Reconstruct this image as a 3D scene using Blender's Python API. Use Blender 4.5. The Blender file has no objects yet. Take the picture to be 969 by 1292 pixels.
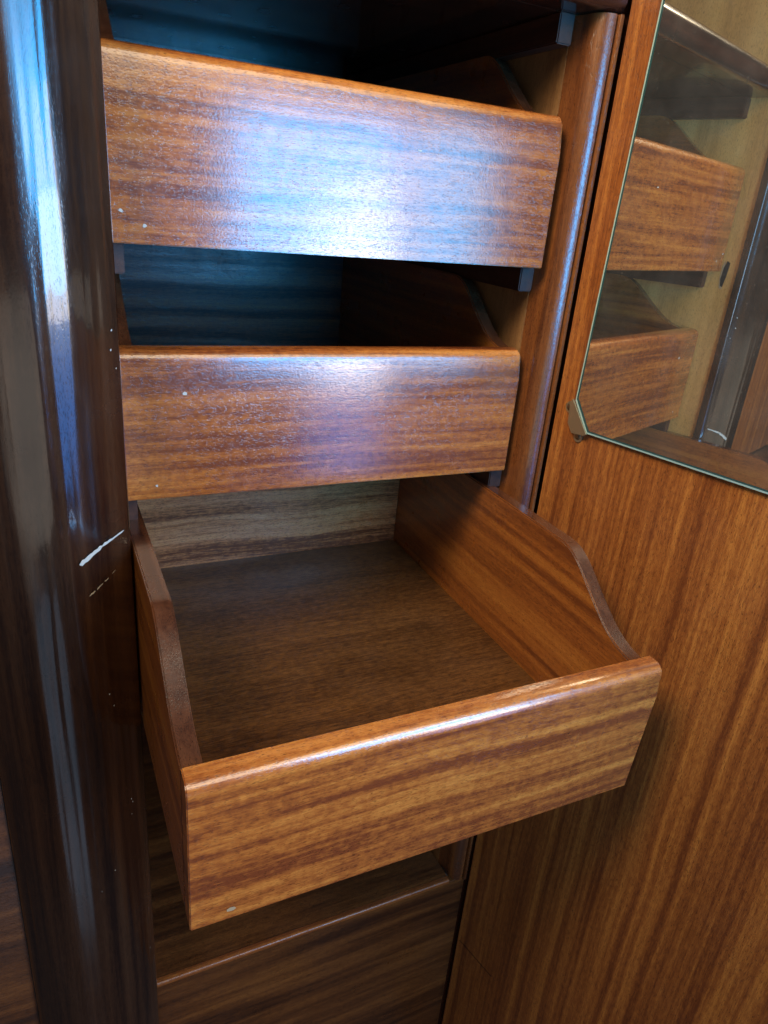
import bpy, bmesh, math, random
from mathutils import Vector, Matrix, noise as mnoise
random.seed(7)
S = bpy.context.scene
COL = S.collection

# ------------------------------------------------------------------ camera
cam = bpy.data.cameras.new('camera')
cam_o = bpy.data.objects.new('camera', cam); COL.objects.link(cam_o)
F = Vector((0.41577733, 0.82052401, -0.39226211)); R = Vector((0.90469303, -0.41727919, 0.08607321)); U = Vector((0.09305768, 0.39066409, 0.91581758))
M3 = Matrix((R, U, -F)).transposed()
cam_o.matrix_world = Matrix.Translation((-0.05913, -0.67240, 1.03599)) @ M3.to_4x4()
cam.sensor_fit = 'VERTICAL'; cam.sensor_height = 24.0; cam.lens = 897.97/1292*24.0
cam.clip_start = 0.01; cam.clip_end = 50
S.camera = cam_o

# ------------------------------------------------------------------ world, lamps, exposure
W = bpy.data.worlds.new('World'); S.world = W; W.use_nodes = True
bg = W.node_tree.nodes['Background']; bg.inputs[0].default_value = (0.75, 0.80, 0.95, 1); bg.inputs[1].default_value = 0.02
S.view_settings.view_transform = 'Standard'; S.view_settings.look = 'None'
S.view_settings.exposure = 0.0; S.view_settings.gamma = 1.0

def area(name, loc, target, sx, sy, radiance, color, spread=180):
    l = bpy.data.lights.new(name, 'AREA'); l.shape = 'RECTANGLE'; l.size = sx; l.size_y = sy
    l.energy = radiance*math.pi*sx*sy; l.color = color; l.spread = math.radians(spread)
    o = bpy.data.objects.new(name, l); COL.objects.link(o)
    o.location = loc
    o.rotation_euler = (Vector(target)-Vector(loc)).to_track_quat('-Z', 'Y').to_euler()
    return o
area('window_light', (0.55, -1.00, 1.08), (0.45, 0.0, 1.06), 0.44, 0.53, 15.5, (0.03, 0.43, 1.0))
area('window_light_lower', (0.62, -1.00, 0.59), (0.45, 0.0, 0.75), 0.20, 0.44, 3.8, (0.05, 0.30, 1.0))
area('right_window', (1.14, -1.62, 0.81), (0.1, 0, 0.75), 0.74, 0.38, 8.5, (1.0, 0.84, 0.66))
area('right_window_upper', (1.26, -1.62, 1.14), (0.1, 0, 0.9), 0.86, 0.26, 5.5, (1.0, 0.70, 0.45))
area('high_key_light', (0.82, -1.80, 2.30), (0.15, 0, 0.75), 1.7, 1.3, 4.4, (1.0, 0.87, 0.66))  # warm key light added for the drawer fronts, no window known there
area('room_light', (-0.60, -0.55, 1.95), (0.48, -0.15, 1.10), 0.5, 0.5, 5.0, (1.0, 0.84, 0.62), 70)
area('room_fill', (-0.60, -2.20, 0.20), (0.0, 0, 0.6), 1.8, 0.9, 0.8, (1.0, 0.90, 0.78))
area('floor_bounce', (-0.25, -1.30, -0.45), (-0.02, -0.4, 0.6), 0.5, 0.9, 0.45, (0.45, 0.70, 1.0))

S.cycles.use_denoising = True
S.cycles.max_bounces = 8; S.cycles.glossy_bounces = 5; S.cycles.diffuse_bounces = 4
S.cycles.sample_clamp_indirect = 4.0

# ------------------------------------------------------------------ materials
def new_mat(name):
    m = bpy.data.materials.new(name); m.use_nodes = True
    nt = m.node_tree; nt.nodes.clear()
    out = nt.nodes.new('ShaderNodeOutputMaterial'); b = nt.nodes.new('ShaderNodeBsdfPrincipled')
    nt.links.new(b.outputs[0], out.inputs[0])
    return m, nt, b

def sapele(name, axis, light, mid, dark, rough=0.26, coat=0.5, coat_rough=0.10, band=75, along=2.2, band_amt=1.0, bump=0.25, pore_amt=0.6, peel=0.35, streak=0.5, seed=0.0, ior=1.5, coat_var=0.0, rib_gloss=False, fig=.22, warp=0.008, stain=0.0, spec=.5):
    """ribbon striped mahogany; grain runs along the given local axis"""
    m, nt, b = new_mat(name); N = nt.nodes.new; L = nt.links.new
    tc = N('ShaderNodeTexCoord'); oi = N('ShaderNodeObjectInfo')
    mul = N('ShaderNodeMath'); mul.operation = 'MULTIPLY'; mul.inputs[1].default_value = 13.7; L(oi.outputs['Random'], mul.inputs[0])
    addv = N('ShaderNodeVectorMath'); addv.operation = 'ADD'; L(tc.outputs['Object'], addv.inputs[0]); L(mul.outputs[0], addv.inputs[1])
    add2 = N('ShaderNodeVectorMath'); add2.operation = 'ADD'; L(addv.outputs[0], add2.inputs[0]); add2.inputs[1].default_value = (seed, seed*.7, seed*.3)
    # slow bend of the grain
    wn = N('ShaderNodeTexNoise'); wn.inputs['Scale'].default_value = 5.0; wn.inputs['Detail'].default_value = 1; L(add2.outputs[0], wn.inputs['Vector'])
    ws = N('ShaderNodeVectorMath'); ws.operation = 'SCALE'; ws.inputs['Scale'].default_value = warp; L(wn.outputs['Color'], ws.inputs[0])
    v = N('ShaderNodeVectorMath'); v.operation = 'ADD'; L(add2.outputs[0], v.inputs[0]); L(ws.outputs[0], v.inputs[1])
    def noise(al, ac, detail=2, rough_=0.5, src=v):
        mp = N('ShaderNodeMapping'); sc = [ac, ac, ac]; sc['xyz'.index(axis)] = al; mp.inputs['Scale'].default_value = sc
        L(src.outputs[0], mp.inputs['Vector'])
        n = N('ShaderNodeTexNoise'); n.inputs['Scale'].default_value = 1.0; n.inputs['Detail'].default_value = detail; n.inputs['Roughness'].default_value = rough_
        L(mp.outputs[0], n.inputs['Vector']); return n.outputs['Fac']
    ribbon = noise(along, band, 2, 0.55)
    slow = noise(along*.7, band*.28, 1)
    fine = noise(14, 420, 3, 0.6)
    pores = noise(260, 1500, 1, 0.5)
    dash = noise(75, 800, 3, 0.65)
    ribbon2 = noise(along*1.8, band*2.3, 2, 0.55)
    figure = noise(130, 150, 2, 0.6)      # short cross mottling of the interlocked grain
    def mr(src, a, b_, c=0, d=1):
        n = N('ShaderNodeMapRange'); n.inputs[1].default_value = a; n.inputs[2].default_value = b_; n.inputs[3].default_value = c; n.inputs[4].default_value = d
        L(src, n.inputs[0]); return n.outputs[0]
    def mth(op, a, b_):
        n = N('ShaderNodeMath'); n.operation = op
        for i, x in enumerate((a, b_)):
            if isinstance(x, (int, float)): n.inputs[i].default_value = x
            else: L(x, n.inputs[i])
        return n.outputs[0]
    t = mth('ADD', mth('MULTIPLY', mr(ribbon, .30, .70), .66*band_amt), mth('MULTIPLY', mr(slow, .3, .7), .12))
    t = mth('ADD', t, mth('MULTIPLY', mr(fine, .3, .7, -.5, .5), .26*streak))
    t = mth('ADD', t, mth('MULTIPLY', mr(dash, .3, .7, -.5, .5), .55*streak))
    t = mth('ADD', t, mth('MULTIPLY', mr(ribbon2, .3, .7, -.5, .5), .30*band_amt))
    t = mth('ADD', t, mth('MULTIPLY', mr(figure, .3, .7, -.5, .5), fig*streak))
    t = mth('ADD', t, .5-.44*band_amt)
    ramp = N('ShaderNodeValToRGB'); e = ramp.color_ramp
    e.elements[0].position = 0.12; e.elements[0].color = (*dark, 1)
    e.elements[1].position = 0.92; e.elements[1].color = (*light, 1)
    k = e.elements.new(0.5); k.color = (*mid, 1)
    L(t, ramp.inputs[0])
    pm = mr(pores, .60, .68)
    mix = N('ShaderNodeMix'); mix.data_type = 'RGBA'; mix.inputs[7].default_value = (dark[0]*.35, dark[1]*.35, dark[2]*.4, 1)
    L(mth('MULTIPLY', pm, pore_amt), mix.inputs[0]); L(ramp.outputs[0], mix.inputs[6])
    col = mix.outputs[2]
    if stain:
        sn = N('ShaderNodeTexNoise'); sn.inputs['Scale'].default_value = 9; sn.inputs['Detail'].default_value = 7; sn.inputs['Roughness'].default_value = .62; L(add2.outputs[0], sn.inputs['Vector'])
        m2 = N('ShaderNodeMix'); m2.data_type = 'RGBA'; m2.blend_type = 'MULTIPLY'; m2.inputs[7].default_value = (.35, .30, .26, 1)
        L(mr(sn.outputs['Fac'], .52, .72, 0, stain*1.6), m2.inputs[0]); L(col, m2.inputs[6]); col = m2.outputs[2]
    L(col, b.inputs['Base Color'])
    smear = N('ShaderNodeTexNoise'); smear.inputs['Scale'].default_value = 22; smear.inputs['Detail'].default_value = 5; L(add2.outputs[0], smear.inputs['Vector'])
    L(mr(smear.outputs['Fac'], .3, .7, rough*.8, rough*1.3), b.inputs['Roughness'])
    b.inputs['Coat Weight'].default_value = coat; b.inputs['Coat Roughness'].default_value = coat_rough
    b.inputs['Specular IOR Level'].default_value = spec; b.inputs['IOR'].default_value = ior; b.inputs['Coat IOR'].default_value = ior+.05
    if rib_gloss: L(mr(ribbon, .38, .62, .1, 1), b.inputs['Coat Weight'])
    if coat_var:
        cm = N('ShaderNodeMapping'); sc = [26, 26, 26]; sc['xyz'.index(axis)] = 5; cm.inputs['Scale'].default_value = sc; L(add2.outputs[0], cm.inputs['Vector'])
        cn = N('ShaderNodeTexNoise'); cn.inputs['Scale'].default_value = 1; cn.inputs['Detail'].default_value = 4; L(cm.outputs[0], cn.inputs['Vector'])
        L(mr(cn.outputs['Fac'], .45, .68, coat_rough, coat_rough+coat_var), b.inputs['Coat Roughness'])
    op = N('ShaderNodeTexNoise'); op.inputs['Scale'].default_value = 480; op.inputs['Detail'].default_value = 3; op.inputs['Roughness'].default_value = .6; L(add2.outputs[0], op.inputs['Vector'])
    h = mth('ADD', mth('MULTIPLY', pm, -.45), mth('MULTIPLY', op.outputs['Fac'], peel*2))
    h = mth('ADD', h, mth('MULTIPLY', dash, .3))
    bp = N('ShaderNodeBump'); bp.inputs['Strength'].default_value = bump; bp.inputs['Distance'].default_value = 0.0006; L(h, bp.inputs['Height'])
    L(bp.outputs[0], b.inputs['Normal']); L(bp.outputs[0], b.inputs['Coat Normal'])
    return m

A_LIGHT, A_MID, A_DARK = (0.64, 0.225, 0.042), (0.43, 0.122, 0.023), (0.205, 0.048, 0.014)
WOOD = {}
def wood(tone, axis):
    k = (tone, axis)
    if k in WOOD: return WOOD[k]
    if tone == 'front': m = sapele('varnished_ribbon_mahogany_'+axis, axis, A_LIGHT, A_MID, A_DARK, .24, 1.0, .055, band=76, along=2.3, streak=.62, band_amt=1.2, bump=.21, fig=.5, ior=1.65, spec=.3)
    elif tone == 'side': m = sapele('drawer_side_mahogany_'+axis, axis, (.54,.205,.040), (.37,.115,.023), (.18,.050,.014), .30, .7, .12, band=60, along=1.3, bump=.2)
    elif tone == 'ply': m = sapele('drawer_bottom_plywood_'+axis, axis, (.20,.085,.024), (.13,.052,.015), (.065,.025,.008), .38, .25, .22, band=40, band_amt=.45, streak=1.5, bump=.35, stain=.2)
    elif tone == 'pale': m = sapele('pale_figured_board_'+axis, axis, (.82,.325,.112), (.64,.205,.062), (.20,.052,.016), .34, .5, .22, band=85, along=1.1, band_amt=1.0, streak=.9, warp=.016, rib_gloss=True)  # pale board, its tone raised in place of missing light
    elif tone == 'door': m = sapele('red_ribbon_mahogany_'+axis, axis, (.56,.210,.042), (.345,.108,.023), (.185,.050,.013), .36, .4, .2, band=84, along=.5, bump=.35, streak=.7, band_amt=1.05)
    elif tone == 'wall': m = sapele('cabinet_side_mahogany_'+axis, axis, (.46,.25,.10), (.34,.17,.065), (.22,.10,.04), .40, .3, .2, band=30, along=1.0, band_amt=.7)
    elif tone == 'shadeback': m = sapele('shaded_figured_board_'+axis, axis, (.42,.098,.017), (.26,.050,.010), (.08,.015,.005), .34, .45, .20, band=60, along=1.2, band_amt=1.0, streak=.7, warp=.012, rib_gloss=True)  # back board again, shade behind the drawers put into its colour
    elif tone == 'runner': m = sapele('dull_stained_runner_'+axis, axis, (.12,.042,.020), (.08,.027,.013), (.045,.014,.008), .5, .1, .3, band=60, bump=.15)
    elif tone == 'litwall': m = sapele('lit_inner_wall_'+axis, axis, (.84,.49,.155), (.72,.385,.110), (.48,.235,.060), .40, .3, .2, band=26, along=1.0, band_amt=.7)  # left wall's wood, lightened in colour for the light falling on it
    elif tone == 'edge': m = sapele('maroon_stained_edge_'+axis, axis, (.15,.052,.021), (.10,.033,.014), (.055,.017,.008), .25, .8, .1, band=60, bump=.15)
    elif tone == 'dark': m = sapele('dark_stained_wood_'+axis, axis, (.085,.028,.014), (.05,.016,.009), (.025,.009,.006), .22, .8, .06, band=60, bump=.06, peel=.15, pore_amt=.3)
    elif tone == 'stile': m = sapele('high_gloss_dark_varnish_'+axis, axis, (.062,.027,.013), (.039,.016,.008), (.016,.0065,.0045), .22, 1.0, .05, band=70, along=1.4, bump=.08, peel=.08, pore_amt=.4, coat_var=.26)
    elif tone == 'post': m = sapele('frame_post_mahogany_'+axis, axis, (.30,.105,.026), (.20,.062,.017), (.10,.03,.011), .26, .9, .10, band=60, along=1.5, bump=.3)
    elif tone == 'plinth': m = sapele('brown_plinth_veneer_'+axis, axis, (.24,.088,.022), (.125,.042,.012), (.045,.015,.006), .34, .4, .15, band=42, along=2.5)
    WOOD[k] = m; return m

def flat_mat(name, col, rough=.5, metal=0.0, spec=.5):
    m, nt, b = new_mat(name)
    b.inputs['Base Color'].default_value = (*col, 1); b.inputs['Roughness'].default_value = rough; b.inputs['Metallic'].default_value = metal
    n = nt.nodes.new('ShaderNodeTexNoise'); n.inputs['Scale'].default_value = 400
    tc = nt.nodes.new('ShaderNodeTexCoord'); nt.links.new(tc.outputs['Object'], n.inputs['Vector'])
    bp = nt.nodes.new('ShaderNodeBump'); bp.inputs['Strength'].default_value = .15; bp.inputs['Distance'].default_value = .0004
    nt.links.new(n.outputs['Fac'], bp.inputs['Height']); nt.links.new(bp.outputs[0], b.inputs['Normal'])
    return m
CHIP = flat_mat('bare_pale_chip', (.58, .58, .53), .6)
CHIP_TAN = flat_mat('scraped_bare_wood', (.42, .30, .17), .7)
BLACK = flat_mat('black_gap_filler', (.012, .011, .012), .5)
BRASS = flat_mat('tarnished_brass', (.46, .40, .27), .36, .85)
SCREWM = flat_mat('dull_screw_metal', (.30, .26, .18), .4, 1.0)
GREEN = flat_mat('ground_glass_edge', (.03, .09, .095), .12)
def mirror_mat():
    m, nt, b = new_mat('dusty_mirror_silver'); N = nt.nodes.new; L = nt.links.new
    b.inputs['Base Color'].default_value = (.75, .73, .66, 1); b.inputs['Metallic'].default_value = 1; b.inputs['Roughness'].default_value = 0.012
    out = [n for n in nt.nodes if n.type == 'OUTPUT_MATERIAL'][0]
    d = N('ShaderNodeBsdfDiffuse'); d.inputs[0].default_value = (.70, .70, .66, 1)
    tc = N('ShaderNodeTexCoord')
    n1 = N('ShaderNodeTexNoise'); n1.inputs['Scale'].default_value = 16; n1.inputs['Detail'].default_value = 6; n1.inputs['Roughness'].default_value = .65; L(tc.outputs['Object'], n1.inputs['Vector'])
    n2 = N('ShaderNodeTexVoronoi'); n2.inputs['Scale'].default_value = 150; L(tc.outputs['Object'], n2.inputs['Vector'])
    a = N('ShaderNodeMapRange'); a.inputs[1].default_value = .3; a.inputs[2].default_value = .8; a.inputs[3].default_value = .02; a.inputs[4].default_value = .08; L(n1.outputs['Fac'], a.inputs[0])
    s = N('ShaderNodeMapRange'); s.inputs[1].default_value = .05; s.inputs[2].default_value = .12; s.inputs[3].default_value = .07; s.inputs[4].default_value = 0; L(n2.outputs['Distance'], s.inputs[0])
    ad = N('ShaderNodeMath'); ad.operation = 'ADD'; L(a.outputs[0], ad.inputs[0]); L(s.outputs[0], ad.inputs[1])
    mx = N('ShaderNodeMixShader'); L(ad.outputs[0], mx.inputs[0]); L(b.outputs[0], mx.inputs[1]); L(d.outputs[0], mx.inputs[2]); L(mx.outputs[0], out.inputs[0])
    return m
MIRROR = mirror_mat()

# ------------------------------------------------------------------ mesh helpers
def link(name, bm, m, parent=None, smooth=False, label=None, mats=None):
    bmesh.ops.recalc_face_normals(bm, faces=bm.faces)
    me = bpy.data.meshes.new(name); bm.to_mesh(me); bm.free()
    for x in (mats or [m]): me.materials.append(x)
    if smooth:
        for p in me.polygons: p.use_smooth = True
        try: me.set_sharp_from_angle(angle=math.radians(38))
        except Exception: pass
    o = bpy.data.objects.new(name, me); COL.objects.link(o)
    if parent: o.parent = parent
    if label: o['label'] = label
    return o

def thing(name, label, cat, loc=(0, 0, 0), rot=(0, 0, 0), group=None):
    o = bpy.data.objects.new(name, None); COL.objects.link(o); o.empty_display_size = .05
    o.location = loc; o.rotation_euler = rot; o['label'] = label; o['category'] = cat
    if group: o['group'] = group
    return o

def box_bm(x0, x1, y0, y1, z0, z1, bev=0.0008, seg=2):
    bm = bmesh.new(); bmesh.ops.create_cube(bm, size=1)
    for v in bm.verts: v.co = ((x0+x1)/2+v.co.x*(x1-x0), (y0+y1)/2+v.co.y*(y1-y0), (z0+z1)/2+v.co.z*(z1-z0))
    if bev: bmesh.ops.bevel(bm, geom=list(bm.edges), offset=bev, segments=seg, affect='EDGES', clamp_overlap=True)
    return bm

def prism_bm(pts, axis, a, b, bev=0.0008):
    """pts: 2D outline in the other two axes (in order), extruded from a to b along axis"""
    bm = bmesh.new()
    def mk(u, v, w):
        return {'x': (w, u, v), 'y': (u, w, v), 'z': (u, v, w)}[axis]
    lo = [bm.verts.new(mk(u, v, a)) for u, v in pts]; hi = [bm.verts.new(mk(u, v, b)) for u, v in pts]
    n = len(pts)
    f0 = bm.faces.new(lo); f1 = bm.faces.new(hi)
    for i in range(n): bm.faces.new((lo[i], lo[(i+1) % n], hi[(i+1) % n], hi[i]))
    bmesh.ops.recalc_face_normals(bm, faces=bm.faces)
    if bev:
        es = list(f0.edges)+list(f1.edges)
        bmesh.ops.bevel(bm, geom=es, offset=bev, segments=2, affect='EDGES', clamp_overlap=True)
    return bm

def catmull(pts, n=6):
    out = []
    P = [pts[0]]+list(pts)+[pts[-1]]
    for i in range(1, len(P)-2):
        for k in range(n):
            t = k/n; p0, p1, p2, p3 = P[i-1], P[i], P[i+1], P[i+2]
            out.append(tuple(.5*((2*p1[j])+(-p0[j]+p2[j])*t+(2*p0[j]-5*p1[j]+4*p2[j]-p3[j])*t*t+(-p0[j]+3*p1[j]-3*p2[j]+p3[j])*t**3) for j in (0, 1)))
    out.append(pts[-1]); return out

# ------------------------------------------------------------------ cabinet carcass
XL, XR = -0.006, 0.426
cab = thing('wardrobe_cabinet', 'open mahogany wardrobe carcass with rounded dark pillar, holding the three pull-out trays', 'cabinet', (0, 0, -0.5))
def C(name, bm, m, smooth=True, label=None, parent=cab, mats=None):
    for v in bm.verts: v.co.z += 0.5
    return link(name, bm, m, parent, smooth, label, mats)
wall_l = C('side_wall', box_bm(XL-.018, XL, -.058, .535, -.5, 1.9), wood('litwall', 'z'), label='left inner wall seen in the mirror, its light painted into the tone')
C('side_wall', box_bm(XR, XR+.018, -.012, .535, -.5, 1.9), wood('wall', 'z'), label='brown right inner wall behind the frame post')
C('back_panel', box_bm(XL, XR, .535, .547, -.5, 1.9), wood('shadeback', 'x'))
C('roof_panel', box_bm(XL-.018, XR+.018, -.03, .547, 1.902, 1.92), wood('wall', 'x'))

# right frame post: plan outline
post = [(.4262, -.0125), (.4266, -.0150)] + catmull([(.4300, -.0280), (.4312, -.0345), (.4335, -.0405), (.4368, -.0448), (.4405, -.0470), (.4440, -.0482), (.4476, -.0488)], 4)
post += [(.4476, -.0490), (.4482, -.0445), (.4500, -.0440), (.4506, -.0490), (.4515, -.0510), (.4545, -.0510), (.4555, -.0495), (.4555, -.0125)]
C('frame_post', prism_bm(post, 'z', .1056, 1.2165, .0004), wood('post', 'z'))

C('joint_strip', box_bm(.4560, .4720, -.0450, -.0100, -.5, 1.9), wood('dark', 'z'), label='dark gap between frame post and door')

# shelf above the top tray, with round front edge lapping over the post
def bull(y0, y1, z0, z1, r, n=6):
    pts = [(y1, z0), (y1, z1)]
    for i in range(n+1):
        t = math.pi/2+i/n*math.pi/2; pts.append((y0+r+r*math.cos(t), z1-r+r*math.sin(t)))
    for i in range(n+1):
        t = math.pi+i/n*math.pi/2; pts.append((y0+r+r*math.cos(t), z0+r+r*math.sin(t)))
    return pts
C('shelf', prism_bm(bull(-.052, -.0128, 1.2178, 1.2475, .010), 'x', XL, .4552, .001), wood('dark', 'x'), label='dark glossy round edge of the shelf above the top tray')
C('shelf_board', box_bm(XL, XR, -.0125, .535, 1.2178, 1.2455), wood('dark', 'x'))
for (zt, h) in ((1.2174, .0255), (.9906, .0245), (.7645, .0245), (.5365, .0245)):
    for x0, x1 in ((XL, XL+.017), (XR-.017, XR)):
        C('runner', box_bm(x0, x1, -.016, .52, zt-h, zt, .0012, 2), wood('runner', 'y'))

# cabinet floor with nosing (lit edge painted lighter) and plinth face below
C('cabinet_floor', box_bm(XL, XR, -.0408, .535, .1052, .1130), wood('plinth', 'x'))
C('floor_nosing', prism_bm(bull(-.0495, -.0410, .1055, .1134, .003, 4), 'x', XL, .4258, .0008), wood('door', 'x'), label='nosing along the cabinet floor, its lit edge painted as lighter wood')
C('plinth_panel', box_bm(XL, .4553, -.046, -.0342, -.5, .1050), wood('plinth', 'x'))

# left pillar, a flattened round
PX, PA, PY, PB = -.0665, .0645, -.068, .030
def pillar_pt(u, z, d=0.0):
    u = max(-1.0, min(1.0, u))
    x = PX+PA*u; y = PY-PB*(1-u*u)
    if abs(u) > .985: y += .0012*((abs(u)-.985)/.015)**2
    sl = 2*PB*u/PA; l = math.hypot(sl, 1)
    return Vector((x+d*sl/l, y-d/l, z))
bm = bmesh.new(); NT = 110; zs = [-.5+i*2.4/100 for i in range(101)]
rows = []
for z in zs:
    row = []
    for i in range(NT+1):
        u = math.sin(math.pi*(i/NT-.5)); t = math.pi*i/NT
        # hand-planed wobble of the old varnish
        w = .0010*mnoise.noise((u*5.0, z*1.6, 3.1))+.00050*mnoise.noise((u*12.0, z*6.5, 9.7))+.00008*mnoise.noise((u*34.0, z*7, 1.2))
        row.append(bm.verts.new(pillar_pt(u, z, w)))
    rows.append(row)
for a, b in zip(rows, rows[1:]):
    for i in range(NT): bm.faces.new((a[i], a[i+1], b[i+1], b[i]))
back = [[bm.verts.new((PX-PA, -.0585, z)), bm.verts.new((PX+PA, -.0585, z))] for z in (zs[0], zs[-1])]
for r, bk in ((rows[0], back[0]), (rows[-1], back[1])): bm.faces.new(r+[bk[1], bk[0]])
bm.faces.new([r[0] for r in rows]+[back[1][0], back[0][0]]); bm.faces.new([r[-1] for r in rows]+[back[1][1], back[0][1]])
bm.faces.new((back[0][0], back[0][1], back[1][1], back[1][0]))
stile = C('pillar', bm, wood('stile', 'z'), label='dark glossy rounded pillar with pale scratch')
C('gap_strip', box_bm(XL-.006, XL+.0006, -.0610, -.0580, -.5, 1.2), BLACK, label='black joint between pillar and left inner wall')

def pillar_theta(u): return u
def scratch(name, pts, m, label=None):
    """pts: (u, z, half width) along the scratch on the pillar surface"""
    bm = bmesh.new(); prev = None
    for i, (u, z, w) in enumerate(pts):
        t = pillar_theta(u); a = [bm.verts.new(pillar_pt(t, z+w, .0013)), bm.verts.new(pillar_pt(t, z-w, .0013))]
        if prev: bm.faces.new((prev[0], prev[1], a[1], a[0]))
        prev = a
    return C(name, bm, m, False, label, parent=stile)
def lerp_pts(p0, p1, n, w0, w1, jit=.0003):
    out = []
    for i in range(n+1):
        f = i/n; w = (w0+(w1-w0)*f)*(1 if 0 < i < n else .25)*(1+random.uniform(-.25, .25))
        out.append((p0[0]+(p1[0]-p0[0])*f, p0[1]+(p1[1]-p0[1])*f+random.uniform(-jit, jit), w))
    return out
mid = (.604, .7522)
sc = lerp_pts((.899, .7588), mid, 9, .0006, .0016)[:-1]+lerp_pts(mid, (.313, .7406), 9, .0018, .0026)
scratch('scratch', sc, CHIP, 'long pale diagonal scratch')
q = lerp_pts((.756, .7247), (.394, .7084), 14, .0002, .0008, .0006)
for a, b in ((0, 3), (4, 7), (7, 11), (11, 15)): scratch('scratch', q[a:b], CHIP_TAN)
SPK = [(.88, .915, .0006), (.90, .93, .0008), (.93, .90, .0005), (.55, .60, .0006), (.60, .585, .0005),
       (.75, .46, .0007), (.77, .455, .0005), (.74, .44, .0004), (.42, .38, .0005), (.2, .36, .0005), (.9, .22, .0006)]
for u, z, r in SPK:
    bm = bmesh.new(); t = pillar_theta(u); n = 6; vs = []
    for k in range(n):
        a = k/n*2*math.pi; rr = r*random.uniform(.5, 1.4); vs.append(bm.verts.new(pillar_pt(t+rr*math.cos(a)/.0645, z+rr*math.sin(a)*1.5, .0012)))
    bm.faces.new(vs); C('paint_fleck', bm, CHIP, False, parent=stile)
# catch slot chipped into the left inner wall, by the pillar
bm = bmesh.new(); sl = []
for y, z in [(-.0452, 1.004), (-.0405, 1.007), (-.0375, .997), (-.0365, .980), (-.0385, .971), (-.0420, .970), (-.0440, .985)]: sl.append(bm.verts.new((XL+.0006, y, z)))
bm.faces.new(sl); C('catch_slot', bm, BLACK, False, parent=wall_l)
bm = bmesh.new(); sl = []
for y, z in [(-.0380, 1.008), (-.0350, 1.000), (-.0350, .982), (-.0375, .968), (-.0425, .967), (-.0400, .973), (-.0378, .984), (-.0385, .999)]: sl.append(bm.verts.new((XL+.0005, y, z)))
bm.faces.new(sl); C('chipped_edge', bm, CHIP_TAN, False, parent=wall_l)

# ------------------------------------------------------------------ cupboard on the left of the pillar
side = thing('side_cupboard', 'closed red brown cupboard front at the far left, beyond the dark pillar', 'cupboard', (-.4, -.05, -.5))
def SC(name, bm, m, label=None):
    for v in bm.verts: v.co.x += .4; v.co.y += .05; v.co.z += .5
    return link(name, bm, m, side, True, label)
SC('door', box_bm(-.72, -.1325, -.062, -.042, .655, 1.9), wood('door', 'z'))
SC('lower_panel', box_bm(-.72, -.1325, -.062, -.042, -.5, .650), wood('plinth', 'x'))

# ------------------------------------------------------------------ trays (drawers)
WD, LD, TS = 0.420, 0.5151, 0.0159
def front_bm(h):
    bm = box_bm(0, WD, 0, .0195, 0, h, 0)
    top = [e for e in bm.edges if all(abs(v.co.z-h) < 1e-5 for v in e.verts)]
    f_top = [e for e in top if all(abs(v.co.y) < 1e-5 for v in e.verts)]
    bmesh.ops.bevel(bm, geom=f_top, offset=.0105, segments=5, affect='EDGES', profile=.5)
    ends = [e for e in bm.edges if e.calc_length() < .06 and all(v.co.z > h-.0106 for v in e.verts) and abs(e.verts[0].co.x-e.verts[1].co.x) < 1e-6]
    bmesh.ops.bevel(bm, geom=[e for e in ends if e.verts[0].co.x > .1], offset=.0035, segments=3, affect='EDGES')
    rest = [e for e in bm.edges if len(e.link_faces) == 2 and e.calc_face_angle() > math.radians(60)]
    bmesh.ops.bevel(bm, geom=rest, offset=.0009, segments=2, affect='EDGES')
    return bm
HS = .2035
scoop = [(.0200, .1374), (.0300, .1388), (.0440, .1430), (.0580, .1500), (.0720, .1600), (.0860, .1712), (.1000, .1832), (.1130, .1935), (.1250, .2000), (.1340, .2027), (.1440, HS)]
side_prof = [(.0200, .0)] + catmull(scoop, 5) + [(LD, HS), (LD, .0)]
def make_tray(label, h, tray_floor=.0317):
    t = thing('drawer', label, 'drawer', group='pull-out wardrobe drawers')
    bm = front_bm(h)
    for f in bm.faces: f.material_index = 1 if f.normal.x < -.8 else 0
    link('front_panel', bm, None, t, True, mats=[wood('front', 'x'), wood('side', 'y')])
    for x0 in (0.0, WD-TS):
        bm = prism_bm(side_prof, 'x', x0, x0+TS, .0016)
        for f in bm.faces: f.material_index = 0 if abs(f.normal.x) > .9 else 1
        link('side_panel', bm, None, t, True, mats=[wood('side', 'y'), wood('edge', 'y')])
    link('back_panel', box_bm(TS+.0002, WD-TS-.0002, LD-.014, LD, .004, HS-.006), wood('pale', 'x'), t, True)
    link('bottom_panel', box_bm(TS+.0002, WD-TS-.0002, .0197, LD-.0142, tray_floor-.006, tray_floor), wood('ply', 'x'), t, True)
    return t
def splay_front(t):
    fp = [c for c in t.children if c.name.startswith('front_panel')][0]
    fp.data = fp.data.copy()      # its right end leans outwards towards the top
    for v in fp.data.vertices:
        if v.co.x > .2: v.co.x += .0105*max(0, v.co.z/.14)
def copy_tray(src, label):
    c = src.copy(); COL.objects.link(c); c['label'] = label
    for ch in src.children:
        d = ch.copy(); COL.objects.link(d); d.parent = c
    return c
low = make_tray('lowest drawer, pulled far out, its empty inside and curved sides in view', .1400)
low.location = (0, -.3037, .5374)
low.rotation_euler = (.0096, -.0016, .0033)
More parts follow.
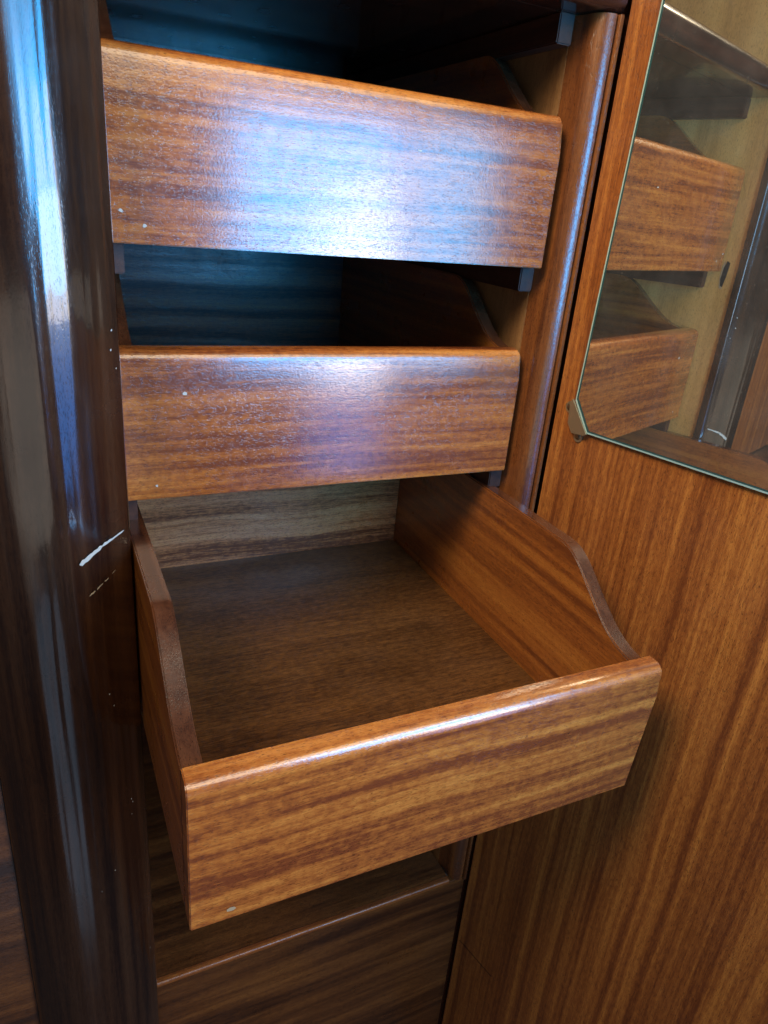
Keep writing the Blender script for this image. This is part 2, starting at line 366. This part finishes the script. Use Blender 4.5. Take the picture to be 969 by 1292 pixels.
# the tray tilts about its runners near the cabinet mouth
piv = Vector((0, -.05, .5374)); m = low.rotation_euler.to_matrix()
low.location = piv + m @ (Vector((0, -.3037, .5374))-piv)
middle = copy_tray(low, 'middle drawer, nearly shut, directly above the one pulled far out')
middle.location = (0, -.0280, .7657); middle.rotation_euler = (0, 0, 0)
top = copy_tray(low, 'top drawer, nearly shut, with bright blue window glare across its front')
top.location = (0, -.0355, .9916); top.rotation_euler = (0, 0, 0)
splay_front(low)

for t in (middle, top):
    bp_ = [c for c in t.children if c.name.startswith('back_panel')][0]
    bp_.data = bp_.data.copy(); bp_.data.materials[0] = wood('shadeback', 'x')  # upper backs take the copy darkened for shade in the gaps

def fleck(tray, x, z, r, m=CHIP, sx=1.0):
    fp = [c for c in tray.children if c.name.startswith('front_panel')][0]
    bm = bmesh.new(); vs = []
    for k in range(7):
        a = k/7*2*math.pi; rr = r*random.uniform(.55, 1.3); vs.append(bm.verts.new((x+sx*rr*math.cos(a), -.0003, z+rr*math.sin(a))))
    bm.faces.new(vs); link('paint_fleck', bm, m, fp)
fleck(top, .008, .0245, .0018); fleck(top, .0254, .0142, .0018); fleck(top, .2657, .0936, .0012, sx=1.8)
fleck(middle, .0559, .1003, .0017, sx=1.4); fleck(middle, .0278, .0133, .0013)
fleck(low, .0302, .0100, .0022, CHIP_TAN, 1.4)

# ------------------------------------------------------------------ open door with mirror on the right
ANG = .1838
door = thing('cabinet_door', 'open red mahogany door on the right carrying a clipped-corner mirror', 'door', (.4566, -.0539, -.5), (0, 0, 0))
# door frame: local x runs from hinge to free edge, local y is the inner face normal (towards the trays), z up
dx = Vector((math.sin(ANG), -math.cos(ANG), 0)); dn = Vector((-math.cos(ANG), -math.sin(ANG), 0))
door.matrix_world = Matrix.Translation((.4566, -.0539, -.5)) @ Matrix(((dx.x, dn.x, 0, 0), (dx.y, dn.y, 0, 0), (0, 0, 1, 0), (0, 0, 0, 1)))
DW = .68
panel = link('door_panel', box_bm(0, DW, -.020, 0, 0.02, 2.38, .0012), wood('door', 'z'), door, True)
# mirror outline (u, z-0.5 offset added), turned slightly in its plane
def mirror_outline(inset=0.0):
    u0, z0, u1, z1 = .0292+inset, .8330+.5+inset, .56, 1.80+.5
    pts = [(u0, z0+.031), (u0+.0225, z0), (u1, z0), (u1, z1), (u0, z1)]
    k = math.tan(.0235); return [(u+k*(z-(.833+.5)), z+k*(u-.0292)) for u, z in pts]
bm = prism_bm(mirror_outline(), 'y', .0006, .0058, .0)
mir = link('mirror_plate', bm, GREEN, door, False)
bm = bmesh.new(); bm.faces.new([bm.verts.new((u, .0061, z)) for u, z in mirror_outline(.0030)])
link('mirror_face', bm, MIRROR, mir)
bm = bmesh.new()
ol = mirror_outline(-.0004); il = mirror_outline(.0013)
vo = [bm.verts.new((u, .0060, z)) for u, z in ol]; vi = [bm.verts.new((u, .0064, z)) for u, z in il]
for i in range(5): bm.faces.new((vo[i], vo[(i+1) % 5], vi[(i+1) % 5], vi[i]))
link('ground_edge', bm, flat_mat('polished_glass_rim', (.45, .66, .62), .2), mir)
# corner bracket
br_pts = [(.0275, .865), (.0535, .8325), (.0500, .8300), (.0335, .8285), (.0262, .8380), (.0245, .8610)]
br = link('corner_bracket', prism_bm([(u, z+.5) for u, z in br_pts], 'y', .0066, .0080, .0003), BRASS, door, True)
def lug(u, z):
    bm = bmesh.new(); n = 16
    lo = [bm.verts.new((u+.0058*math.cos(2*math.pi*k/n), .0004, z+.5+.0066*math.sin(2*math.pi*k/n))) for k in range(n)]
    hi = [bm.verts.new((v.co.x, .0018, v.co.z)) for v in lo]
    bm.faces.new(lo); bm.faces.new(hi)
    for k in range(n): bm.faces.new((lo[k], lo[(k+1) % n], hi[(k+1) % n], hi[k]))
    link('lug', bm, BRASS, br, True)
    bm = bmesh.new(); bmesh.ops.create_uvsphere(bm, u_segments=12, v_segments=8, radius=.0040)
    for v in bm.verts: v.co = (u+v.co.x, .0017+v.co.y*.35, z+.5+v.co.z)
    link('screw', bm, SCREWM, br, True)
lug(.0205, .8535); lug(.0385, .8255)
# bracket skirt down to the door face
link('bracket_flange', prism_bm([(u, z+.5) for u, z in [(.0262, .8560), (.0400, .8300), (.0335, .8286), (.0250, .8400)]], 'y', .0004, .0064, .0003), BRASS, br, True)
# hairline cracks low on the door veneer
bm = bmesh.new(); cr = [(.0054, -.0221), (.03, -.0205), (.055, -.0190), (.078, -.0173)]
a = [bm.verts.new((u, .0004, z+.5+.0006)) for u, z in cr]; b = [bm.verts.new((u, .0004, z+.5-.0006)) for u, z in cr]
for i in range(3): bm.faces.new((a[i], a[i+1], b[i+1], b[i]))
link('hairline_crack', bm, BLACK, panel)
